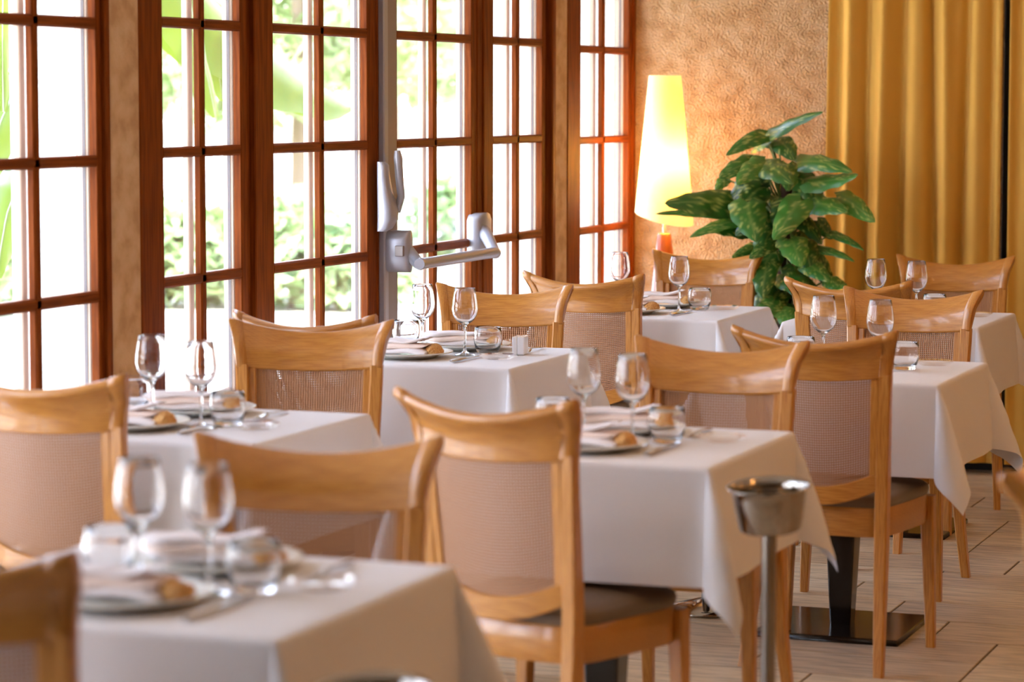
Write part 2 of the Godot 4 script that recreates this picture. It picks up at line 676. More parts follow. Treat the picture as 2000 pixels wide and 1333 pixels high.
func make_napkin() -> Node3D:
	var o := thing("napkin", "folded white napkin", "napkin", Vector3.ZERO, 0.0, "folded napkins on the plates")
	for layer in 3:
		var m := Mb.new()
		var rings := []
		for i in 15:
			var x := lerpf(-0.115, 0.10, i / 14.0)
			var w := (0.050 - layer * 0.007) * clampf((x + 0.135) / 0.06, 0.35, 1.0)
			var lift := 0.009 + layer * 0.0125 + 0.003 * sin(x * 40.0 + layer) + 0.008 * layer * smoothstep(0.02, 0.10, x)
			var h := 0.0072 + 0.0022 * sin(x * 23.0 + layer * 2.0)
			if i == 0 or i == 14:
				h *= 0.4
			var r := PackedVector3Array()
			for j in 12:
				var a := TAU * j / 12
				r.append(Vector3(x - layer * 0.006 + 0.02 * sin(a) * (0.2 * layer), lift + h * signf(sin(a)) * pow(absf(sin(a)), 0.6) + 0.002 * sin(cos(a) * 5.0 + layer), w * signf(cos(a)) * pow(absf(cos(a)), 0.6)))
			rings.append(r)
		m.loft(rings)
		var part := obj("fold", m, M.napkin_inside if layer == 1 else M.napkin, o)
		if layer == 1:
			part.set_meta("label", "peach-tinted inner fold")
	return o

func make_bread() -> Node3D:
	var o := thing("bread_piece", "small piece of golden bread", "bread", Vector3.ZERO, 0.0, "golden bread pieces beside the napkins")
	var fn := FastNoiseLite.new()
	fn.seed = 5
	fn.frequency = 28.0
	var m := Mb.new()
	var rings := []
	for i in 11:
		var a := PI * i / 10.0
		var r := PackedVector3Array()
		for j in 16:
			var b := TAU * j / 16
			var d := Vector3(-cos(a), sin(a) * sin(b), sin(a) * cos(b))
			var k := 1.0 + 0.30 * fn.get_noise_3dv(d * 0.05)
			var p := Vector3(d.x * 0.031, d.y * 0.020, d.z * 0.026) * k
			p.y = maxf(p.y, -0.011) + 0.011
			r.append(p)
		rings.append(r)
	m.loft(rings)
	obj("crumb", m, M.bread, o)
	return o

func make_knife() -> Node3D:
	var o := thing("table_knife", "silver table knife", "knife", Vector3.ZERO, 0.0, "silver table knives")
	var m := Mb.new()
	var rings := []
	for k in [[0.0, 0.004, 0.003], [0.006, 0.0095, 0.0045], [0.05, 0.0085, 0.0042], [0.088, 0.006, 0.0035], [0.096, 0.0065, 0.0036]]:
		rings.append(ellipse(Vector3(0, 0.005, -k[0]), k[1], k[2]))
	m.loft(rings)
	obj("handle", m, M.silver, o)
	m = Mb.new()
	rings = []
	for k in [[0.094, 0.005, 0.002], [0.11, 0.0085, 0.0013], [0.18, 0.0090, 0.0011], [0.20, 0.006, 0.0009], [0.212, 0.001, 0.0006]]:
		rings.append(ellipse(Vector3(0.002, 0.0042, -k[0]), k[1], k[2]))
	m.loft(rings)
	obj("blade", m, M.silver, o)
	return o

func make_fork() -> Node3D:
	var o := thing("table_fork", "silver table fork", "fork", Vector3.ZERO, 0.0, "silver table forks")
	var m := Mb.new()
	var rings := []
	for k in [[0.0, 0.003, 0.0015, 0.003], [0.01, 0.0095, 0.002, 0.004], [0.07, 0.005, 0.0022, 0.008], [0.115, 0.0035, 0.0024, 0.011], [0.135, 0.010, 0.0016, 0.007], [0.152, 0.0125, 0.0012, 0.004]]:
		rings.append(ellipse(Vector3(0, k[3], -k[0]), k[1], k[2]))
	m.loft(rings)
	obj("handle", m, M.silver, o)
	for i in 4:
		m = Mb.new()
		var x := (i - 1.5) * 0.0068
		m.tube([Vector3(x, 0.004, -0.150), Vector3(x, 0.0034, -0.172), Vector3(x * 0.96, 0.006, -0.196)], [0.0018, 0.0016, 0.0009], 6)
		obj("tine", m, M.silver, o)
	return o

func ellipse(p: Vector3, a: float, b: float) -> PackedVector3Array:
	var r := PackedVector3Array()
	for j in 12:
		var t := TAU * j / 12
		r.append(p + Vector3(a * cos(t), b * sin(t), 0))
	return r

# ---------------------------------------------------------------- cooler stand
func cooler_stand(at: Vector3, height: float, label: String) -> void:
	var o := thing("cooler_stand", label, "cooler stand", at, 0.0, "steel wine cooler stands")
	var m := Mb.new()
	var h := height
	var p := [[0, h - 0.092], [0.060, h - 0.092], [0.064, h - 0.088], [0.074, h - 0.022], [0.076, h - 0.008], [0.084, h - 0.002], [0.086, h], [0.083, h + 0.001], [0.0745, h - 0.008], [0.072, h - 0.022], [0.062, h - 0.086], [0, h - 0.088]]
	var prof := []
	for k in p:
		prof.append(Vector2(k[0], k[1]))
	m.lathe(prof, 56)
	var bowl := obj("bowl", m, M.chrome, o)
	bowl.position = Vector3(0, 0, 0)
	var tip := Basis(Vector3(0.96, 0, 0.27).normalized(), 0.10)
	bowl.transform = Transform3D(tip, Vector3(0, h - 0.05, 0) - tip * Vector3(0, h - 0.05, 0))
	m = Mb.new()
	m.lathe([Vector2(0, h - 0.0915), Vector2(0.0155, h - 0.0915), Vector2(0.0155, 0.03), Vector2(0, 0.03)], 28, [1, 2])
	obj("pole", m, M.steel, o)
	m = Mb.new()
	m.lathe([Vector2(0, 0), Vector2(0.115, 0), Vector2(0.118, 0.004), Vector2(0.115, 0.012), Vector2(0.098, 0.020), Vector2(0.06, 0.030), Vector2(0.024, 0.040), Vector2(0, 0.042)], 56)
	obj("base", m, M.chrome, o)

# ---------------------------------------------------------------- glazed wall
func leaf(called: String, z0: float, zl: float, zm: float, zr: float, z1: float, rows: Array, mids: Array = []) -> Node3D:
	# z0..z1 outer edges of the leaf, zl / zr the edges of its glass, zm its middle bar (all run towards -z)
	var o := structure(called)
	var bot := 0.22
	var top := 2.36
	var x0 := GLASS_X
	for k in [[z0, zl], [zr, z1]]:
		cube("stile", Vector3(x0, 0.02, k[0]), Vector3(x0 - 0.026, top + 0.06, k[1]), M.frame, o)
		cube("outer_stile", Vector3(x0 - 0.026, 0.02, k[0]), Vector3(x0 - 0.062, top + 0.06, k[1]), M.outer_bar, o)
	cube("rail", Vector3(x0, 0.02, zl), Vector3(x0 - 0.062, bot, zr), M.frame_across, o)
	cube("rail", Vector3(x0, top, zl), Vector3(x0 - 0.062, top + 0.06, zr), M.frame_across, o)
	var bars := mids if mids else [zm]
	for z in bars:
		bar_v(o, z, bot, top)
	for y in rows:
		var m := Mb.new()
		# moulded section: flat nose with sloping shoulders
		var prof := [Vector2(0, 0.010), Vector2(0, -0.010), Vector2(-0.006, -0.0155), Vector2(-0.022, -0.0155), Vector2(-0.022, 0.0155), Vector2(-0.006, 0.0155)]
		var rr := []
		for z in [zl, zr]:
			var r := PackedVector3Array()
			for p in prof:
				r.append(Vector3(x0 + p.x, y + p.y, z))
			rr.append(r)
		m.grp = FLAT
		m.loft(rr)
		obj("muntin", m, M.frame_across, o)
		cube("outer_bar", Vector3(x0 - 0.041, y - 0.012, zl), Vector3(x0 - 0.062, y + 0.012, zr), M.outer_bar, o)
	var cols := [zl]
	cols.append_array(bars)
	cols.append(zr)
	var ys := [bot]
	var rs := rows.duplicate()
	rs.reverse()
	ys.append_array(rs)
	ys.append(top)
	for i in cols.size() - 1:
		for j in ys.size() - 1:
			cube("pane", Vector3(x0 - 0.030, ys[j], cols[i]), Vector3(x0 - 0.034, ys[j + 1], cols[i + 1]), M.pane, o, 0.0002)
	cube("gasket", Vector3(x0 - 0.036, bot, zr + 0.0025), Vector3(x0 - 0.046, top, zr - 0.001), M.gasket, o, 0.0005)
	return o

func bar_v(o: Node3D, z: float, bot: float, top: float) -> void:
	var x0 := GLASS_X
	var m := Mb.new()
	var prof := [Vector2(0, 0.011), Vector2(0, -0.011), Vector2(-0.005, -0.0155), Vector2(-0.022, -0.0155), Vector2(-0.022, 0.0155), Vector2(-0.005, 0.0155)]
	var rr := []
	for y in [bot, top]:
		var r := PackedVector3Array()
		for p in prof:
			r.append(Vector3(x0 + p.x, y, z + p.y))
		rr.append(r)
	m.grp = FLAT
	m.loft(rr)
	obj("muntin", m, M.frame, o)
	cube("outer_bar", Vector3(x0 - 0.041, bot, z + 0.0150), Vector3(x0 - 0.062, top, z - 0.0150), M.outer_bar, o)

func build_glazed_wall() -> void:
	var side_rows := [2.100, 1.730, 1.359, 0.990, 0.62]
	var door_rows := [2.114, 1.744, 1.374, 1.003, 0.633]
	var w := structure("wall_left")
	for k in [[-6.598, -6.757], [-10.153, -10.292], [-5.70, -5.55], [-3.3, -3.1], [-1.8, 4.2]]:
		cube("pier", Vector3(-3.664, 0, k[0]), Vector3(-3.76, 2.46, k[1]), M.fine_plaster, w, 0.004)
		cube("outer_pier", Vector3(-3.76, 0, k[0] + 0.02), Vector3(-3.97, 2.46, k[1] - 0.02), M.white_plaster, w, 0.004)
	cube("outer_pier", Vector3(-3.76, 0, END_Z + 0.03), Vector3(-3.97, 2.46, END_Z - 0.25), M.white_plaster, w, 0.004)
	cube("header", Vector3(-3.664, 2.46, 4.2), Vector3(-3.97, 2.9, END_Z - 0.25), M.plaster, w, 0.004)
	cube("outer_sill", Vector3(-3.68, -0.06, 4.2), Vector3(-4.02, 0.02, END_Z - 0.25), M.white_plaster, w, 0.004)
	# fixed frame posts between the leaves
	var f := structure("trim_1")
	for k in [[-6.575, -6.599, 0.014], [-6.756, -6.862, 0.019], [-7.500, -7.580, 0.008], [-9.350, -9.396, 0.004], [-9.398, -9.492, 0.010], [-10.118, -10.154, 0.019], [-10.291, -10.448, 0.019], [-11.16, -11.198, 0.006]]:
		cube("post", Vector3(GLASS_X + k[2], 0, k[0]), Vector3(GLASS_X - 0.07, 2.46, k[1]), M.frame, f, 0.004)
	for k in [[-7.463, -7.62], [-9.35, -9.52], [-10.08, -10.12]]:
		cube("rebate", Vector3(GLASS_X - 0.012, 0, k[0]), Vector3(GLASS_X - 0.07, 2.46, k[1]), M.frame, f, 0.002)
	cube("head", Vector3(GLASS_X + 0.02, 2.42, -5.72), Vector3(GLASS_X - 0.07, 2.46, END_Z), M.frame_across, f, 0.003)
	leaf("window_1", -5.72, -5.917, -6.232, -6.547, -6.575, side_rows)
	leaf("door_1", -6.862, -6.927, -7.173, -7.419, -7.463, door_rows)
	leaf("door_2", -7.58, -7.645, -8.004, -8.360, -8.433, door_rows)
	var d := leaf("door_3", -8.44, -8.613, -8.956, -9.299, -9.35, door_rows)
	leaf("door_4", -9.494, -9.52, -9.784, -10.048, -10.085, door_rows)
	leaf("window_2", -10.448, -10.464, -10.792, -11.12, -11.16, side_rows)
	# the same glazing goes on towards and past the camera
	leaf("window_3", -3.30, -3.42, 0, -5.44, -5.55, side_rows, [-3.83, -4.23, -4.63, -5.03])
	leaf("window_4", -1.80, -1.92, 0, -2.98, -3.10, side_rows, [-2.27, -2.63])
	# lock rod, lever and panic bar on the double door
	cube("lock_cover", Vector3(GLASS_X + 0.022, 0.05, -8.450), Vector3(GLASS_X - 0.002, 2.36, -8.486), M.metal, d, 0.004)
	cube("lock_cover", Vector3(GLASS_X + 0.012, 0.05, -8.489), Vector3(GLASS_X - 0.002, 2.36, -8.582), M.metal_dark, d, 0.004)
	var m := Mb.new()
	var rr := []
	# lever case: broad, swelling downwards; seen as a long drop shape
	for k in [[1.318, 0.016, 0.020], [1.308, 0.022, 0.028], [1.27, 0.024, 0.030], [1.22, 0.030, 0.036], [1.16, 0.042, 0.048], [1.125, 0.040, 0.048], [1.095, 0.028, 0.036], [1.086, 0.014, 0.024]]:
		var r := PackedVector3Array()
		for j in 14:
			var a := TAU * j / 14
			r.append(Vector3(GLASS_X + 0.022 + k[2] * 0.55 + signf(cos(a)) * pow(absf(cos(a)), 0.6) * k[2] * 0.6, k[0], -8.385 - k[1] * 0.75 + signf(sin(a)) * pow(absf(sin(a)), 0.6) * k[1]))
		rr.append(r)
	m.loft(rr)
	obj("lever_case", m, M.metal, d)
	m = Mb.new()
	m.tube([Vector3(-3.606, 1.355, -8.438), Vector3(-3.604, 1.33, -8.440), Vector3(-3.602, 1.27, -8.444), Vector3(-3.600, 1.20, -8.455), Vector3(-3.615, 1.15, -8.455)], [0.010, 0.015, 0.014, 0.013, 0.012], 12)
	obj("lever_handle", m, M.metal, d)
	m = Mb.new()
	for k in [[[1.086, 0.3], [1.078, 0.75], [1.055, 1.0], [0.985, 1.0], [0.955, 0.8], [0.945, 0.35]]]:
		rr = []
		for e in k:
			var r := PackedVector3Array()
			for j in 16:
				var a := TAU * j / 16
				r.append(Vector3(GLASS_X + 0.050 + signf(cos(a)) * pow(absf(cos(a)), 0.5) * 0.050, e[0], -8.490 + signf(sin(a)) * pow(absf(sin(a)), 0.5) * 0.034 * e[1]))
			rr.append(r)
		m.loft(rr)
	obj("end_case", m, M.metal, d)
	cube("latch", Vector3(-3.590, 1.000, -8.446), Vector3(-3.620, 1.036, -8.460), M.metal_dark, d, 0.002)
	m = Mb.new()
	rr = []
	for e in [[1.112, 0.3], [1.106, 0.7], [1.085, 1.0], [0.965, 1.0], [0.955, 0.95]]:
		var r := PackedVector3Array()
		for j in 16:
			var a := TAU * j / 16
			r.append(Vector3(GLASS_X + 0.012 + signf(cos(a)) * pow(absf(cos(a)), 0.5) * 0.030, e[0], -9.345 + signf(sin(a)) * pow(absf(sin(a)), 0.5) * 0.072 * e[1]))
		rr.append(r)
	m.loft(rr)
	obj("end_case", m, M.metal, d)
	var bar := Mb.new()
	bar.tube([Vector3(-3.540, 0.975, -8.475), Vector3(-3.540, 0.978, -9.175)], [0.019], 18)
	var pb := obj("panic_bar", bar, M.metal, d)
	pb.set_meta("label", "grey tubular panic bar across the double door")
	for k in [[0, Vector3(-3.60, 1.015, -8.505), -8.475], [0, Vector3(-3.640, 1.045, -9.320), -9.175]]:
		m = Mb.new()
		var a0: Vector3 = k[1]
		var a1 := Vector3(-3.540, 0.975, k[2])
		m.tube([a0, a0.lerp(a1, 0.3) + Vector3(0.004, -0.004, 0), a0.lerp(a1, 0.75) + Vector3(0.006, -0.010, 0), a1, a1 + Vector3(0.002, 0, signf(a1.z - a0.z) * 0.010)], [0.026, 0.023, 0.020, 0.0215, 0.018], 14)
		obj("arm", m, M.metal, pb)

# ---------------------------------------------------------------- plants
func leaf_mesh(base: Vector3, tip: Vector3, w: float, droop: float, seed_: int) -> Mb:
	# a heart-shaped leaf that arches between base and tip, streaked with pale green along its side veins
	var m := Mb.new()
	var fn := FastNoiseLite.new()
	fn.seed = seed_
	fn.frequency = 1.0
	fn.fractal_octaves = 2
	var d := tip - base
	var len_ := d.length()
	var dn := d / len_
	var up := Vector3(0.28, 0.55, 0.78).normalized()
	if absf(dn.dot(up)) > 0.9:
		up = Vector3(0.2, 0.2, 1.0).normalized()
	var side := d.cross(up).normalized()
	var nrm := side.cross(d).normalized()
	var across := 12
	var nseg := 18
	var grid := []
	var tone := []
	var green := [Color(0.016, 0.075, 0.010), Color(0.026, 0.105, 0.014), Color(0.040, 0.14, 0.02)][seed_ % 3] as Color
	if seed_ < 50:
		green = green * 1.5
	var pale := Color(0.44, 0.48, 0.13)
	for i in nseg + 1:
		var t := float(i) / nseg
		var row := PackedVector3Array()
		var cols := PackedColorArray()
		var half := w * 0.72 * pow(maxf(0.0, 1.0 - t), 0.62) * pow(clampf(t * 7.0 + 0.12, 0, 1), 0.5) * (1.0 - 0.25 * pow(1.0 - t, 3.0)) * (1.0 + 0.05 * sin(t * 19.0 + seed_))
		for j in across + 1:
			var s := (float(j) / across - 0.5) * 2.0
			var p := base + d * t + nrm * (len_ * droop * 0.9 * t * (1.0 - t))
			p += side * half * s
			p += nrm * (-0.34 * half * s * s + 0.07 * half * sin(t * 21.0 + seed_ * 1.9 + s * 1.5) * absf(s) + 0.06 * half * absf(s))
			p -= dn * len_ * 0.16 * pow(absf(s), 1.5) * (1.0 - t) * clampf(1.3 - 2.2 * t, 0, 1)
			p += side * half * 0.10 * sin(t * 3.0 + seed_)
			row.append(p)
			var n := fn.get_noise_2d(s * 0.9 + seed_ * 3.1, (t - 0.45 * absf(s)) * 8.0) + 0.3 * fn.get_noise_2d(s * 5.0, t * 26.0)
			var k := smoothstep(0.26, 0.52, n) * 0.8
			if j == across / 2:
				k = maxf(k, 0.25)
			cols.append(green.lerp(pale, k))
		grid.append(row)
		tone.append(cols)
	for i in nseg:
		for j in across:
			for q in [[[i, j], [i + 1, j], [i + 1, j + 1]], [[i, j], [i + 1, j + 1], [i, j + 1]]]:
				var was := m.v.size()
				m.t(grid[q[0][0]][q[0][1]], grid[q[1][0]][q[1][1]], grid[q[2][0]][q[2][1]])
				if m.v.size() > was:
					for e in q:
						m.c.append(tone[e[0]][e[1]])
	m.tint = true
	return m

func build_pothos() -> void:
	var o := thing("potted_pothos", "tall variegated green climbing plant on a dark pole beside the yellow curtain", "plant", Vector3(-2.875, 0, -10.70))
	var at := Vector3(-2.875, 0, -10.70)
	var m := Mb.new()
	var prof := []
	for k in [[0, 0.0], [0.12, 0.0], [0.13, 0.01], [0.165, 0.26], [0.172, 0.275], [0.160, 0.28], [0.150, 0.25], [0, 0.25]]:
		prof.append(Vector2(k[0], k[1]))
	m.lathe(prof, 40, [1, 3, 6])
	obj("pot", m, M.pot, o)
	m = Mb.new()
	m.tube([Vector3(0, 0.24, 0), Vector3(0.004, 0.6, 0), Vector3(0, 1.0, 0.004), Vector3(0.002, 1.24, 0)], [0.034, 0.033, 0.031, 0.022], 14)
	obj("moss_pole", m, M.moss, o)
	# base, tip, width, arch
	var rows := [
		[-2.96, 1.375, -10.72, -2.696, 1.478, -10.6, 0.066, 0.3], [-2.964, 1.38, -10.7, -3.083, 1.303, -10.55, 0.07, 0.5], [-2.987, 1.355, -10.8, -3.065, 1.309, -10.85, 0.05, 0.3],
		[-2.93, 1.365, -10.75, -2.827, 1.283, -10.65, 0.10, 0.4], [-2.995, 1.282, -10.65, -3.096, 1.212, -10.5, 0.095, 0.45], [-2.935, 1.281, -10.6, -2.999, 1.19, -10.42, 0.10, 0.4],
		[-2.943, 1.274, -10.6, -2.773, 1.196, -10.42, 0.125, 0.35], [-2.836, 1.273, -10.7, -2.563, 1.239, -10.55, 0.10, 0.5], [-2.773, 1.201, -10.65, -2.543, 1.232, -10.55, 0.085, -0.2],
		[-3.082, 1.112, -10.65, -3.307, 1.112, -10.45, 0.13, 0.25], [-3.092, 1.062, -10.62, -3.363, 1.067, -10.5, 0.042, 0.3], [-3.061, 1.043, -10.62, -3.217, 0.975, -10.5, 0.055, 0.3],
		[-3.006, 1.01, -10.7, -3.148, 1.003, -10.55, 0.10, 0.2], [-2.988, 1.118, -10.55, -2.914, 0.967, -10.4, 0.14, 0.3], [-2.769, 1.127, -10.55, -2.838, 0.977, -10.38, 0.115, 0.3],
		[-2.969, 1.126, -10.7, -3.063, 1.084, -10.6, 0.07, 0.4], [-2.772, 1.11, -10.62, -2.57, 1.088, -10.5, 0.11, 0.3], [-2.663, 1.135, -10.68, -2.472, 1.046, -10.55, 0.105, 0.4],
		[-2.759, 1.039, -10.75, -2.681, 0.968, -10.7, 0.07, 0.3], [-2.685, 0.99, -10.7, -2.527, 0.931, -10.6, 0.042, 0.4], [-2.753, 0.93, -10.7, -2.564, 0.886, -10.6, 0.043, 0.4],
		[-2.888, 0.957, -10.55, -2.954, 0.898, -10.45, 0.07, 0.5], [-2.998, 0.932, -10.7, -3.069, 0.891, -10.6, 0.06, 0.3], [-2.82, 0.973, -10.55, -2.732, 0.872, -10.42, 0.115, 0.3],
		[-2.903, 0.871, -10.5, -2.888, 0.741, -10.42, 0.095, 0.3], [-2.757, 0.876, -10.6, -2.637, 0.812, -10.5, 0.085, 0.3], [-2.671, 0.818, -10.62, -2.587, 0.788, -10.55, 0.07, -0.2],
		[-2.834, 0.833, -10.55, -2.716, 0.747, -10.45, 0.11, 0.3], [-2.864, 0.733, -10.5, -2.902, 0.671, -10.42, 0.085, 0.3], [-2.834, 0.697, -10.5, -2.766, 0.617, -10.42, 0.08, 0.3],
		[-2.931, 1.142, -10.7, -2.842, 1.073, -10.6, 0.08, 0.3], [-3.0, 1.2, -10.7, -3.008, 1.143, -10.62, 0.07, 0.3], [-3.139, 1.205, -10.75, -3.17, 1.154, -10.7, 0.05, 0.3]]
	for i in rows.size():
		var r: Array = rows[i]
		add_leaf(o, at, Vector3(r[0], r[1], r[2]), Vector3(r[3], r[4], r[5]), r[6], r[7], i)
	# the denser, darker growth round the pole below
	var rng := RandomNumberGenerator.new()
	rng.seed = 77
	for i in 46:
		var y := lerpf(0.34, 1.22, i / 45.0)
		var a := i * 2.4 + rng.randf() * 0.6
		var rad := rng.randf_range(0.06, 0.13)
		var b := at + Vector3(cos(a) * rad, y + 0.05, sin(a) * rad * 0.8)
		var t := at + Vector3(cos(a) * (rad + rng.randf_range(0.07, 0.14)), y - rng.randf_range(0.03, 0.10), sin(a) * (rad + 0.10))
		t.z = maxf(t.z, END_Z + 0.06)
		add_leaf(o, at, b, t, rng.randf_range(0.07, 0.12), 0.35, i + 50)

func add_leaf(o: Node3D, at: Vector3, b: Vector3, t: Vector3, w: float, arch: float, k: int) -> void:
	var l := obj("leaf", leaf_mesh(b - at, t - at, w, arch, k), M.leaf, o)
	var m := Mb.new()
	var foot := Vector3(clampf((b - at).x * 0.2, -0.025, 0.025), minf(maxf(b.y - 0.16, 0.3), 1.2), 0.01)
	m.tube([foot, foot.lerp(b - at, 0.5) + Vector3(0, 0.03, 0), b - at], [0.0045, 0.004, 0.003], 6)
	obj("leaf_stalk", m, M.stalk, l)

func banana_leaf(o: Node3D, at: Vector3, path: Array, w: float, fold: float, roll: Vector3) -> void:
	var m := Mb.new()
	var cv := Curve3D.new()
	for i in path.size():
		var tan_ := Vector3.ZERO
		if i > 0 and i < path.size() - 1:
			tan_ = (path[i + 1] - path[i - 1]) * 0.22
		cv.add_point(path[i] - at, -tan_, tan_)
	var n := 18
	var grid := []
	var rib := []
	for i in n + 1:
		var t := float(i) / n
		var p := cv.sample_baked(t * cv.get_baked_length())
		var q := cv.sample_baked(minf(t + 0.02, 1.0) * cv.get_baked_length()) - cv.sample_baked(maxf(t - 0.02, 0.0) * cv.get_baked_length())
		var sd := q.cross(roll).normalized()
		var up := sd.cross(q).normalized()
		var half := w * 0.5 * pow(sin(PI * clampf(pow(t, 0.7) * 0.97 + 0.02, 0, 1)), 0.55)
		var row := PackedVector3Array()
		for j in 9:
			var s := (j / 8.0 - 0.5) * 2.0
			row.append(p + sd * half * s * cos(fold * absf(s)) - up * half * absf(s) * sin(fold * absf(s)) + up * 0.012 * sin(t * 30.0 + s * 3.0) * absf(s))
		grid.append(row)
		rib.append(p - up * 0.004)
	for i in n:
		for j in 8:
			m.q(grid[i][j], grid[i + 1][j], grid[i + 1][j + 1], grid[i][j + 1])
	var l := obj("leaf", m, M.banana, o)
	var k := Mb.new()
	k.tube(rib, [0.014, 0.013, 0.012, 0.011, 0.010, 0.009, 0.008, 0.007, 0.006, 0.005], 8)
	obj("midrib", k, M.banana_rib, l)

func build_bananas() -> void:
	var at := Vector3(-5.45, 0, -9.45)
	var o := thing("banana_plant", "broad-leaved bright green banana plant outside the glazed doors", "plant", at)
	var m := Mb.new()
	m.tube([Vector3(0, 0, 0), Vector3(0.02, 0.8, 0), Vector3(0, 1.6, 0.02), Vector3(0, 2.2, 0)], [0.10, 0.085, 0.07, 0.04], 16)
	obj("trunk", m, M.banana_stem, o)
	var c := Vector3(-5.45, 2.1, -9.45)
	var r1 := Vector3(0.9, 0.25, 0.2)
	banana_leaf(o, at, [c, Vector3(-5.35, 2.25, -9.85), Vector3(-5.25, 1.85, -10.12), Vector3(-5.2, 1.45, -10.25)], 0.34, 0.5, r1)
	banana_leaf(o, at, [c, Vector3(-5.5, 2.45, -10.0), Vector3(-5.4, 2.0, -10.45), Vector3(-5.35, 1.52, -10.62)], 0.40, 0.4, r1)
	banana_leaf(o, at, [c, Vector3(-5.4, 2.15, -10.1), Vector3(-5.3, 1.80, -10.75), Vector3(-5.25, 1.50, -11.75)], 0.58, 1.25, Vector3(0.2, 1, 0))
	banana_leaf(o, at, [c, Vector3(-5.4, 2.3, -9.0), Vector3(-5.3, 1.9, -8.75), Vector3(-5.25, 1.48, -8.66)], 0.34, 0.5, r1)
	banana_leaf(o, at, [c + Vector3(0, -0.5, 0), Vector3(-5.35, 1.6, -9.0), Vector3(-5.3, 1.42, -8.7), Vector3(-5.25, 1.20, -8.55)], 0.26, 0.5, Vector3(0.4, 0.9, 0))
	banana_leaf(o, at, [c + Vector3(0, -0.8, 0), Vector3(-5.35, 1.25, -9.0), Vector3(-5.3, 1.10, -8.75), Vector3(-5.25, 0.88, -8.6)], 0.24, 0.5, Vector3(0.4, 0.9, 0))
	banana_leaf(o, at, [c, Vector3(-5.7, 2.7, -9.4), Vector3(-6.1, 2.6, -9.3), Vector3(-6.5, 2.1, -9.2)], 0.42, 0.4, Vector3(0, 1, 0.1))

func sprig() -> ArrayMesh:
	var m := Mb.new()
	m.grp = FLAT
	for k in [[0.0, 0.0], [2.1, 0.35], [4.2, -0.3]]:
		var b := Basis.from_euler(Vector3(k[1], k[0], 0.2))
		m.q(b * Vector3(0, 0, 0), b * Vector3(0.045, 0.012, 0.05), b * Vector3(0, -0.004, 0.14), b * Vector3(-0.045, 0.012, 0.05))
	return m.mesh()

func tree(label: String, called: String, at: Vector3, height: float, lobes: Array, n: int, shades: Array, sprig_mesh: ArrayMesh, seed_: int) -> void:
	var o := thing(called, label, "tree" if called == "garden_tree" else "shrub", at)
	var rng := RandomNumberGenerator.new()
	rng.seed = seed_
	var m := Mb.new()
	m.tube([Vector3(0, -0.1, 0), Vector3(0.03, height * 0.3, 0.02), Vector3(-0.02, height * 0.6, 0), Vector3(0.02, height * 0.85, 0.03)], [0.03 + height * 0.022, 0.02 + height * 0.018, 0.02 + height * 0.012, 0.02], 10)
	obj("trunk", m, M.bark, o)
	var mm := MultiMesh.new()
	mm.transform_format = MultiMesh.TRANSFORM_3D
	mm.use_colors = true
	mm.mesh = sprig_mesh
	mm.instance_count = n
	for i in n:
		var l: Array = lobes[i % lobes.size()]
		var d := Vector3(rng.randfn(), rng.randfn(), rng.randfn()).normalized() * pow(rng.randf(), 0.45)
		var p := Vector3(l[0], l[1], l[2]) + Vector3(d.x * l[3], d.y * l[4], d.z * l[3])
		p.y = maxf(p.y, 0.05)
		var b := Basis.from_euler(Vector3(rng.randf_range(-0.9, 0.9), rng.randf() * TAU, rng.randf_range(-0.6, 0.6))).scaled(Vector3.ONE * rng.randf_range(0.7, 1.5))
		mm.set_instance_transform(i, Transform3D(b, p))
		var k: Color = shades[rng.randi() % shades.size()]
		mm.set_instance_color(i, k)
	var f := MultiMeshInstance3D.new()
	f.name = "foliage"
	f.multimesh = mm
	f.material_override = M.foliage
	f.set_meta("kind", "stuff")
	o.add_child(f, true)

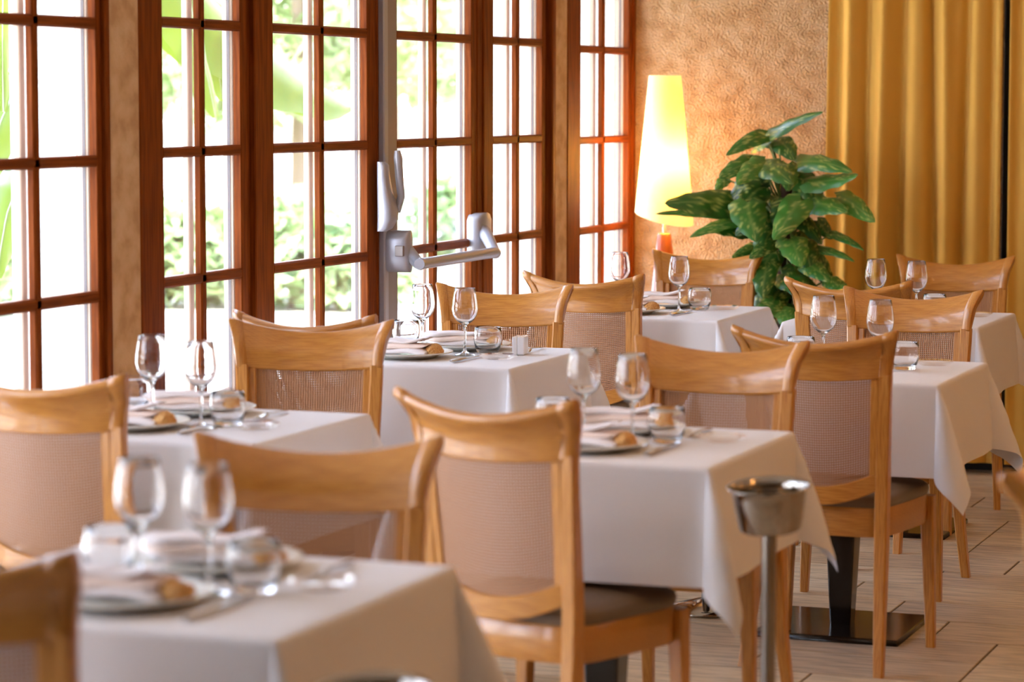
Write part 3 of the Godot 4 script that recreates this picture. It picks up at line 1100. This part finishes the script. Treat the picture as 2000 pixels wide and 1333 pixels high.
func build_garden() -> void:
	var g := cube("ground", Vector3(-3.9, -0.12, 14), Vector3(-60, -0.06, -80), M.gravel, self, 0.005)
	g.set_meta("kind", "structure")
	build_bananas()
	var sp := sprig()
	var light := [Color(0.46, 0.54, 0.32), Color(0.56, 0.62, 0.42), Color(0.38, 0.48, 0.24)]
	var dark := [Color(0.28, 0.38, 0.18), Color(0.34, 0.44, 0.22), Color(0.42, 0.52, 0.30)]
	var k := [
		["pale green tree seen beyond the banana leaves", -13.0, -20.0, 4.6, light], ["tree with a bare pale trunk seen through the second glazed door", -9.6, -20.5, 5.0, light],
		["light tree seen through the double door, above its panic bar", -9.8, -25.5, 5.4, light], ["tall tree seen through the leftmost window", -17.5, -22.0, 5.5, dark], ["dark tree at the back of the garden, left of the double door", -12.5, -29.0, 6.0, dark]]
	for i in k.size():
		var e: Array = k[i]
		var h: float = e[3]
		tree(e[0], "garden_tree", Vector3(e[1], -0.06, e[2]), h, [[0, h * 0.75, 0, 1.3, 0.9], [0.9, h * 0.55, 0.4, 0.9, 0.7], [-0.9, h * 0.6, -0.4, 1.0, 0.8], [0.2, h * 0.42, -0.6, 0.9, 0.6], [-0.3, h * 0.36, 0.7, 0.8, 0.5]], 2400, e[4], sp, 100 + i)
	var s := [["dark round shrub low down behind the first glazed door", -10.4, -18.6, 1.0, dark], ["clipped shrub behind the second glazed door", -8.9, -18.8, 0.9, dark], ["light shrub behind the pale pot, leftmost window", -11.6, -17.2, 1.3, light], ["shrub at the far end of the garden behind the double door", -8.9, -24.0, 1.1, light], ["broad dark shrub below the tree in the leftmost window", -14.0, -19.0, 1.5, dark]]
	for i in s.size():
		var e: Array = s[i]
		var h: float = e[3]
		tree(e[0], "garden_shrub", Vector3(e[1], -0.06, e[2]), h, [[0, h * 0.5, 0, h * 0.75, h * 0.5], [h * 0.6, h * 0.4, 0, h * 0.5, h * 0.4], [-h * 0.6, h * 0.42, 0.1, h * 0.5, h * 0.4]], 1300, e[4], sp, 200 + i)
	for e in [["pale clay pot outside the leftmost window", -7.95, -13.35, 1.0], ["pale clay pot outside the first glazed door", -7.30, -14.0, 1.0]]:
		var o := thing("garden_pot", e[0], "pot", Vector3(e[1], -0.06, e[2]), 0.0, "pale clay pots outside")
		var m := Mb.new()
		var prof := []
		for q in [[0, 0], [0.085, 0], [0.125, 0.225], [0.136, 0.23], [0.136, 0.262], [0.122, 0.262], [0.116, 0.22], [0, 0.21]]:
			prof.append(Vector2(q[0], q[1]))
		m.lathe(prof, 36, [1, 2, 3, 4, 5, 6])
		obj("pot_body", m, M.clay, o)

# ---------------------------------------------------------------- lamp, curtains, room
func build_lamp() -> void:
	var at := Vector3(-3.437, 0, -10.86)
	var o := thing("floor_lamp", "lit floor lamp with tall cream cone shade on a tapered brown wooden base", "lamp", at)
	var m := Mb.new()
	m.lathe([Vector2(0, 0), Vector2(0.128, 0), Vector2(0.130, 0.01), Vector2(0.029, 0.965), Vector2(0.026, 0.972), Vector2(0, 0.972)], 40, [1, 2])
	obj("base", m, M.lamp_wood, o)
	m = Mb.new()
	m.lathe([Vector2(0, 0.97), Vector2(0.008, 0.97), Vector2(0.008, 1.22), Vector2(0, 1.22)], 16, [1, 2])
	obj("stem", m, M.metal, o)
	m = Mb.new()
	var rings := []
	for r in [[0.0, 0.122], [0.25, 0.1082], [0.5, 0.0945], [0.75, 0.0808], [1.0, 0.067]]:
		var q := PackedVector3Array()
		for j in 56:
			var a := TAU * j / 56
			var low: float = 1.035 - 0.034 * cos(a - 0.35)
			q.append(Vector3(r[1] * cos(a), lerpf(low, 1.625, r[0]), r[1] * sin(a)))
		rings.append(q)
	m.loft(rings, true, false, false)
	obj("lamp_shade", m, M.shade, o)
	m = Mb.new()
	var prof := []
	for i in 13:
		var a := -PI / 2 + PI * i / 12.0
		prof.append(Vector2(0.030 * cos(a), 1.27 + 0.040 * sin(a)))
	m.lathe(prof, 20)
	obj("bulb", m, M.bulb, o)
	var l := OmniLight3D.new()
	l.name = "lamp_light"
	l.light_color = Color(1.0, 0.73, 0.30)
	l.light_energy = 2.3
	l.light_size = 0.03
	l.omni_range = 14
	l.omni_attenuation = 2
	l.shadow_enabled = true
	l.position = Vector3(0, 1.27, 0)
	o.add_child(l)

func curtain(label: String, xa: float, xb: float, seed_: int, pleats: Array) -> void:
	var m := Mb.new()
	var n := 150
	var rows := 16
	var rings := []
	for side in [1.0, -1.0]:
		pass
	for i in rows + 1:
		var y := lerpf(0.045, 2.72, float(i) / rows)
		var front := PackedVector3Array()
		var back := PackedVector3Array()
		for j in n + 1:
			var s := float(j) / n
			var lean := 0.010 * sin(s * 9.0 + seed_) * (1.0 - y / 2.7)
			var x := lerpf(xa, xb, s) + lean - (0.012 * (2.0 - y) * (1.0 - s) if seed_ == 1 else 0.0)
			var z := 0.0
			for p in pleats:
				var w: float = p[1] * (1.0 + 0.35 * (p[3] if p.size() > 3 else 0.0) * (1.2 - y))
				var c: float = p[0] + (0.03 * (1.3 - y) * (p[3] if p.size() > 3 else 0.0))
				var d := (s - c) / w
				z += p[2] * exp(-d * d)
			z += 0.006 * sin(s * 55.0 + seed_) + 0.004 * sin(s * 23.0 + y * 1.5)
			front.append(Vector3(x, y, -11.09 + z))
			back.append(Vector3(x, y, -11.094 + z))
		back.reverse()
		front.append_array(back)
		rings.append(front)
	m.loft(rings)
	tag(obj("curtain", m, M.curtain), label, "curtain", "yellow curtains on the end wall")

func build_room() -> void:
	var f := structure("floor")
	cube("screed", Vector3(5.2, -0.12, 4.2), Vector3(-3.98, -0.004, END_Z - 0.2), M.grout, f, 0.001)
	var rng := RandomNumberGenerator.new()
	rng.seed = 9
	var shift := {2: 1, 3: 1}
	var far := Mb.new()
	var one := []
	for v in 4:
		var m := Mb.new()
		m.box(Vector3.ZERO, Vector3(0.579, 0.010, 0.275), 0.0015)
		one.append(m.mesh())
	# rows of 60 x 30 tiles in thirds bond; the joints fall where the photograph has them
	var offs := [2, 0, 0, 2, 1, 0, 0, 0, 1, 0, 2, 0, 1, 2]
	for row in 54:
		var zc := -11.0 + 0.142 + (row - 1) * 0.284 - 0.0
		var k: int = offs[row % offs.size()]
		for i in 16:
			var xc := -3.66 + k * 0.195 - 0.19 + i * 0.585
			var near_view := zc < -2.2 and xc < 0.6 and xc < -zc * 0.12 - 0.2
			if xc > 5.0 or xc < -3.9:
				continue
			if near_view and zc < -5.4:
				var o := MeshInstance3D.new()
				o.mesh = one[0]
				o.material_override = M.tiles[rng.randi() % 4]
				o.name = "tile"
				o.position = Vector3(xc, -0.0055 + 0.0004 * rng.randf(), zc)
				f.add_child(o, true)
			else:
				far.box(Vector3(xc, -0.0055, zc), Vector3(0.580, 0.010, 0.276), 0.0015)
	var rest := obj("tile_field", far, M.tiles[0], f)
	rest.set_meta("kind", "stuff")
	var w := cube("wall_far", Vector3(-3.98, 0, END_Z), Vector3(5.2, 2.9, END_Z - 0.25), M.plaster)
	w.set_meta("kind", "structure")
	w = cube("wall_right", Vector3(5.0, 0, 4.2), Vector3(5.25, 2.9, END_Z), M.panel)
	w.set_meta("kind", "structure")
	w = cube("wall_near", Vector3(-3.97, 0, 4.0), Vector3(5.25, 2.9, 4.25), M.panel)
	w.set_meta("kind", "structure")
	w = cube("ceiling", Vector3(-4.9, 2.75, 4.4), Vector3(5.4, 2.95, END_Z - 0.4), M.ceiling)
	w.set_meta("kind", "structure")
	w = cube("baseboard_far", Vector3(-3.6, 0, END_Z + 0.016), Vector3(5.0, 0.075, END_Z), M.black_board)
	w.set_meta("kind", "structure")
	# two curtains with a dark slit between them
	curtain("wide yellow curtain in soft folds, hanging beside the plant", -2.80, -2.078, 1, [[0.0, 0.03, 0.02], [0.13, 0.06, 0.045], [0.22, 0.025, -0.03], [0.32, 0.05, 0.05], [0.43, 0.03, -0.03], [0.52, 0.05, 0.04], [0.60, 0.022, -0.045, 1], [0.68, 0.05, 0.045, 1], [0.77, 0.022, -0.04, -1], [0.86, 0.045, 0.04], [0.93, 0.02, -0.02], [0.98, 0.03, 0.03]])
	curtain("yellow curtain right of the dark slit, cut off by the picture edge", -2.052, -0.9, 2, [[0.0, 0.02, 0.03], [0.06, 0.03, 0.02], [0.14, 0.03, -0.03], [0.22, 0.04, 0.04], [0.32, 0.03, -0.02], [0.42, 0.04, 0.04], [0.55, 0.04, -0.03], [0.66, 0.05, 0.04], [0.78, 0.04, -0.02], [0.9, 0.05, 0.04]])
	w = cube("trim_2", Vector3(-2.095, 0.075, END_Z + 0.012), Vector3(-2.02, 2.72, END_Z), M.black_board)
	w.set_meta("kind", "structure")

func ceiling_lamp(at: Vector3, energy: float, label: String) -> void:
	var o := thing("ceiling_lamp", label, "lamp", at, 0.0, "small round ceiling lamps")
	var m := Mb.new()
	m.lathe([Vector2(0.058, 0.012), Vector2(0.075, 0.0), Vector2(0.075, -0.016), Vector2(0.062, -0.02), Vector2(0.056, 0.004)], 28)
	obj("ring", m, M.metal, o)
	m = Mb.new()
	m.lathe([Vector2(0, 0.006), Vector2(0.055, 0.006), Vector2(0.050, -0.014), Vector2(0.03, -0.022), Vector2(0, -0.024)], 24)
	obj("bulb", m, M.bulb, o)
	var l := OmniLight3D.new()
	l.name = "ceiling_light"
	l.light_color = Color(1.0, 0.72, 0.40)
	l.light_energy = energy
	l.light_size = 0.05
	l.omni_range = 16
	l.omni_attenuation = 2
	l.shadow_enabled = true
	l.position = Vector3(0, -0.085, 0)
	o.add_child(l)

# ---------------------------------------------------------------- scene
func _ready() -> void:
	# camera
	var cam := Camera3D.new()
	cam.name = "camera"
	add_child(cam)
	cam.position = Vector3(0, 1.528, 0)
	cam.rotation = Vector3(-0.08831, 0.36202, 0.001)
	var at := CameraAttributesPhysical.new()
	at.frustum_focal_length = 96.3
	at.frustum_focus_distance = 8.9
	at.exposure_aperture = 3.2
	at.frustum_far = 300.0
	cam.attributes = at
	cam.fov = 14.21
	cam.near = 0.05
	cam.far = 300.0
	# sky, sun, exposure
	var sky := ProceduralSkyMaterial.new()
	sky.sky_top_color = Color(0.74, 0.84, 1.0)
	sky.sky_horizon_color = Color(1.0, 0.99, 0.98)
	sky.ground_bottom_color = Color(0.6, 0.58, 0.52)
	sky.ground_horizon_color = Color(0.9, 0.9, 0.88)
	sky.sky_energy_multiplier = 3.6
	sky.ground_energy_multiplier = 2.0
	var env := Environment.new()
	env.background_mode = Environment.BG_SKY
	env.sky = Sky.new()
	env.sky.sky_material = sky
	env.tonemap_mode = Environment.TONE_MAPPER_LINEAR
	env.tonemap_exposure = 0.75
	env.sdfgi_enabled = true
	env.ssao_enabled = true
	env.ssil_enabled = true
	var we := WorldEnvironment.new()
	we.name = "environment"
	we.environment = env
	add_child(we)
	var sun := DirectionalLight3D.new()
	sun.name = "sun"
	add_child(sun)
	sun.look_at_from_position(Vector3.ZERO, Vector3(-0.25, -0.80, -0.6))
	sun.light_energy = 9.0
	sun.light_color = Color(1.0, 0.97, 0.9)
	sun.light_angular_distance = 0.6
	sun.shadow_enabled = true
	make_materials()
	build_room()
	build_glazed_wall()
	build_garden()
	var spots := [[-0.5, -5.2], [-0.5, -8.0], [1.6, -4.0], [1.6, -6.6], [1.6, -9.2], [3.8, -4.2], [3.8, -7.4]]
	for i in spots.size():
		ceiling_lamp(Vector3(spots[i][0], 2.742, spots[i][1]), 0.46, "small round warm ceiling lamp outside the picture, above the tables")
	# tables: centre, and how each is told apart
	var T := [
		[-2.022, -3.826, "the nearest table, lower left"], [-3.038, -5.790, "the table beside the plaster pier, far left"], [-3.115, -7.644, "the table with the white shakers"], [-1.974, -5.820, "the table behind the steel cooler stand"],
		[-3.048, -9.514, "the corner table by lamp and plant"], [-1.876, -7.657, "the right table with bared foot plate"], [-2.141, -9.55, "the farthest right table by the curtain"]]
	var tp := make_table()
	for i in 7:
		copy(tp, "square black pedestal under the cloth of " + T[i][2], Vector3(T[i][0], 0, T[i][1]))
		var c := obj("tablecloth", cloth_mesh(0.337, 0.332, 0.262, i + 1), M.cloth)
		c.position = Vector3(T[i][0], 0, T[i][1])
		tag(c, "white tablecloth hanging in corner folds on " + T[i][2], "tablecloth", "white tablecloths")
	# chairs: centre of the back's top edge, angle, whether the sitter faces the camera
	var ch := make_chair()
	var C := [
		[-2.055, -3.19, 0.0, 0, "cane-backed chair cut off at the lower left corner, its back towards us"],
		[-2.062, -4.455, -14.0, 1, "cane-backed chair facing us across the nearest table"],
		[-3.135, -5.30, 0.0, 0, "cane-backed chair at the left edge, back towards us, before the leftmost window"],
		[-3.165, -6.80, -16.0, 1, "cane-backed chair facing us across the far left table, below the second glazed door"],
		[-3.290, -7.04, 3.4, 0, "cane-backed chair of which only the top shows behind another, below the second glazed door"],
		[-3.195, -8.36, -11.0, 1, "cane-backed chair facing us across the table with the white shakers"],
		[-2.034, -5.23, 14.0, 0, "large cane-backed chair in the middle foreground, back towards us, seat showing"],
		[-1.950, -6.635, 0.0, 1, "cane-backed chair facing us across the table behind the steel cooler stand"],
		[-3.145, -9.02, 3.0, 0, "cane-backed chair with its back to us before the corner table, in sharp focus"],
		[-3.140, -10.49, -2.0, 1, "cane-backed chair facing us, just below the lit floor lamp"],
		[-1.810, -7.05, 2.5, 0, "cane-backed chair seen whole to its feet, behind the steel cooler stand"],
		[-1.900, -8.63, 2.6, 1, "cane-backed chair facing us across the right table, in front of another chair's back"],
		[-2.205, -9.04, 7.0, 0, "cane-backed chair with its back to us, right of the plant's foot"],
		[-2.150, -10.53, -6.0, 1, "cane-backed chair facing us before the curtain, farthest right"],
		[-0.535, -4.64, 0.0, 2, "cane-backed chair at the right edge of which only a crest corner shows"]]
	for e in C:
		var turn := 0.0
		var off := Vector3(0, 0, 0.262)
		if e[3] == 0:
			turn = PI - deg_to_rad(e[2])
		elif e[3] == 1:
			turn = -deg_to_rad(e[2])
		else:
			turn = PI / 2
			off = Vector3.ZERO
		copy(ch, e[4], Vector3(e[0], 0, e[1]) + Basis(Vector3.UP, turn) * off, turn)
	# table ware, where each piece stands
	var y := TOP + 0.0006
	var wg := make_wine_glass()
	for e in [[-2.074, -3.812, "left wine glass on "], [-1.940, -3.787, "right wine glass on "], [-3.131, -5.823, "left wine glass on ", 1], [-2.946, -5.718, "right wine glass on ", 1], [-3.225, -7.739, "left wine glass on ", 2], [-3.041, -7.630, "right wine glass on ", 2], [-2.047, -5.869, "left wine glass on ", 3], [-1.900, -5.777, "right wine glass on ", 3],
		[-3.222, -9.637, "wine glass left of the chair back, on ", 4], [-2.936, -9.460, "wine glass beside the tumbler on ", 4], [-1.956, -7.714, "left wine glass on ", 5], [-1.765, -7.612, "right wine glass on ", 5], [-2.235, -9.56, "left wine glass on ", 6], [-2.075, -9.50, "right wine glass on ", 6]]:
		copy(wg, "clear " + e[2] + T[e[3] if e.size() > 3 else 0][2], Vector3(e[0], y, e[1]))
	var tu := make_tumbler()
	for e in [[-2.163, -3.873, 0, "left"], [-1.878, -3.820, 0, "right"], [-3.278, -6.000, 1, "left"], [-2.906, -5.777, 1, "right"], [-3.335, -7.870, 2, "left"], [-3.001, -7.717, 2, "right"], [-2.145, -5.934, 3, "left"], [-1.839, -5.840, 3, "right"], [-2.902, -9.604, 4, ""], [-1.711, -7.681, 5, "right"], [-2.03, -7.74, 5, "left"], [-2.035, -9.62, 6, ""]]:
		copy(tu, "clear " + e[3] + (" " if e[3] else "") + "water tumbler on " + T[e[2]][2], Vector3(e[0], y, e[1]))
	var bp := make_bread_plate()
	for e in [[-1.793, -3.891, 0], [-2.818, -5.747, 1], [-2.908, -7.560, 2], [-1.733, -5.911, 3], [-2.824, -9.661, 4], [-1.659, -7.847, 5], [-1.895, -9.672, 6]]:
		copy(bp, "small clear glass bread plate on " + T[e[2]][2], Vector3(e[0], y, e[1]))
	var pl := make_plate()
	var nk := make_napkin()
	var br := make_bread()
	for e in [[-2.03, -3.672, 0, "near", 1], [-2.035, -4.005, 0, "far", 1], [-3.10, -5.655, 1, "near", 1], [-3.085, -5.975, 1, "far", 1], [-3.185, -7.515, 2, "near", 1], [-3.118, -7.830, 2, "far", 1], [-1.975, -5.670, 3, "near", 1], [-1.995, -6.005, 3, "far", 1], [-3.105, -9.37, 4, "near", 1], [-3.075, -9.70, 4, "far", 1]]:
		copy(pl, "white dinner plate on the " + e[3] + " side of " + T[e[2]][2], Vector3(e[0], y, e[1]))
		var far := 1.0 if e[3] == "far" else -1.0
		copy(nk, "folded white napkin on the " + e[3] + " plate of " + T[e[2]][2], Vector3(e[0] - 0.012, y + 0.0115, e[1]), 0.06 * far + 0.05 * sin(e[0] * 40.0))
		copy(br, "golden bread piece on the " + e[3] + " plate of " + T[e[2]][2], Vector3(e[0] + 0.098, y + 0.0115, e[1] + 0.012), 0.5 + e[1] * 7.0)
	var kn := make_knife()
	for e in [[-1.868, -3.566, 0], [-2.926, -5.568, 1], [-2.989, -7.393, 2], [-1.811, -5.604, 3], [-2.911, -9.294, 4]]:
		copy(kn, "silver table knife by the near plate on " + T[e[2]][2], Vector3(e[0], y, e[1]), -0.04)
	var fk := make_fork()
	for e in [[-1.842, -4.115, 0], [-2.895, -6.075, 1], [-2.905, -7.93, 2], [-1.815, -6.10, 3]]:
		copy(fk, "silver table fork beside the far plate on " + T[e[2]][2], Vector3(e[0], y, e[1]), PI + 0.05)
	# the two white shakers
	for e in [["salt_shaker", -0.0105, 0.0155, "left white ceramic shaker of the pair", "salt shaker"], ["pepper_shaker", 0.0085, 0.0215, "right white ceramic shaker of the pair, wider", "pepper shaker"]]:
		var o := thing(e[0], e[3] + " on the table with the tumbler and napkins", e[4], Vector3(-2.898, y, -7.722) + Basis(Vector3.UP, 0.12) * Vector3(e[1], 0, 0), 0.12)
		var m := Mb.new()
		m.box(Vector3(0, 0.0275, 0), Vector3(e[2], 0.055, 0.056), 0.0025)
		obj("shaker_body", m, M.white_ceramic, o)
		m = Mb.new()
		m.lathe([Vector2(0, 0.0), Vector2(0.002, 0.0), Vector2(0.002, 0.0006), Vector2(0, 0.0008)], 10, [], Vector3(0, 0.055, 0))
		obj("hole_cap", m, M.steel, o)
	cooler_stand(Vector3(-1.46, 0, -5.33), 0.748, "polished steel wine cooler stand at the corner of the white cloth, seen whole bowl")
	cooler_stand(Vector3(-1.44, 0, -3.27), 0.748, "steel wine cooler stand at the bottom edge, only its rim showing")
	cooler_stand(Vector3(-2.32, 0, -7.77), 0.62, "steel cooler stand of which the round foot shows under the table's cloth")
	build_lamp()
	build_pothos()
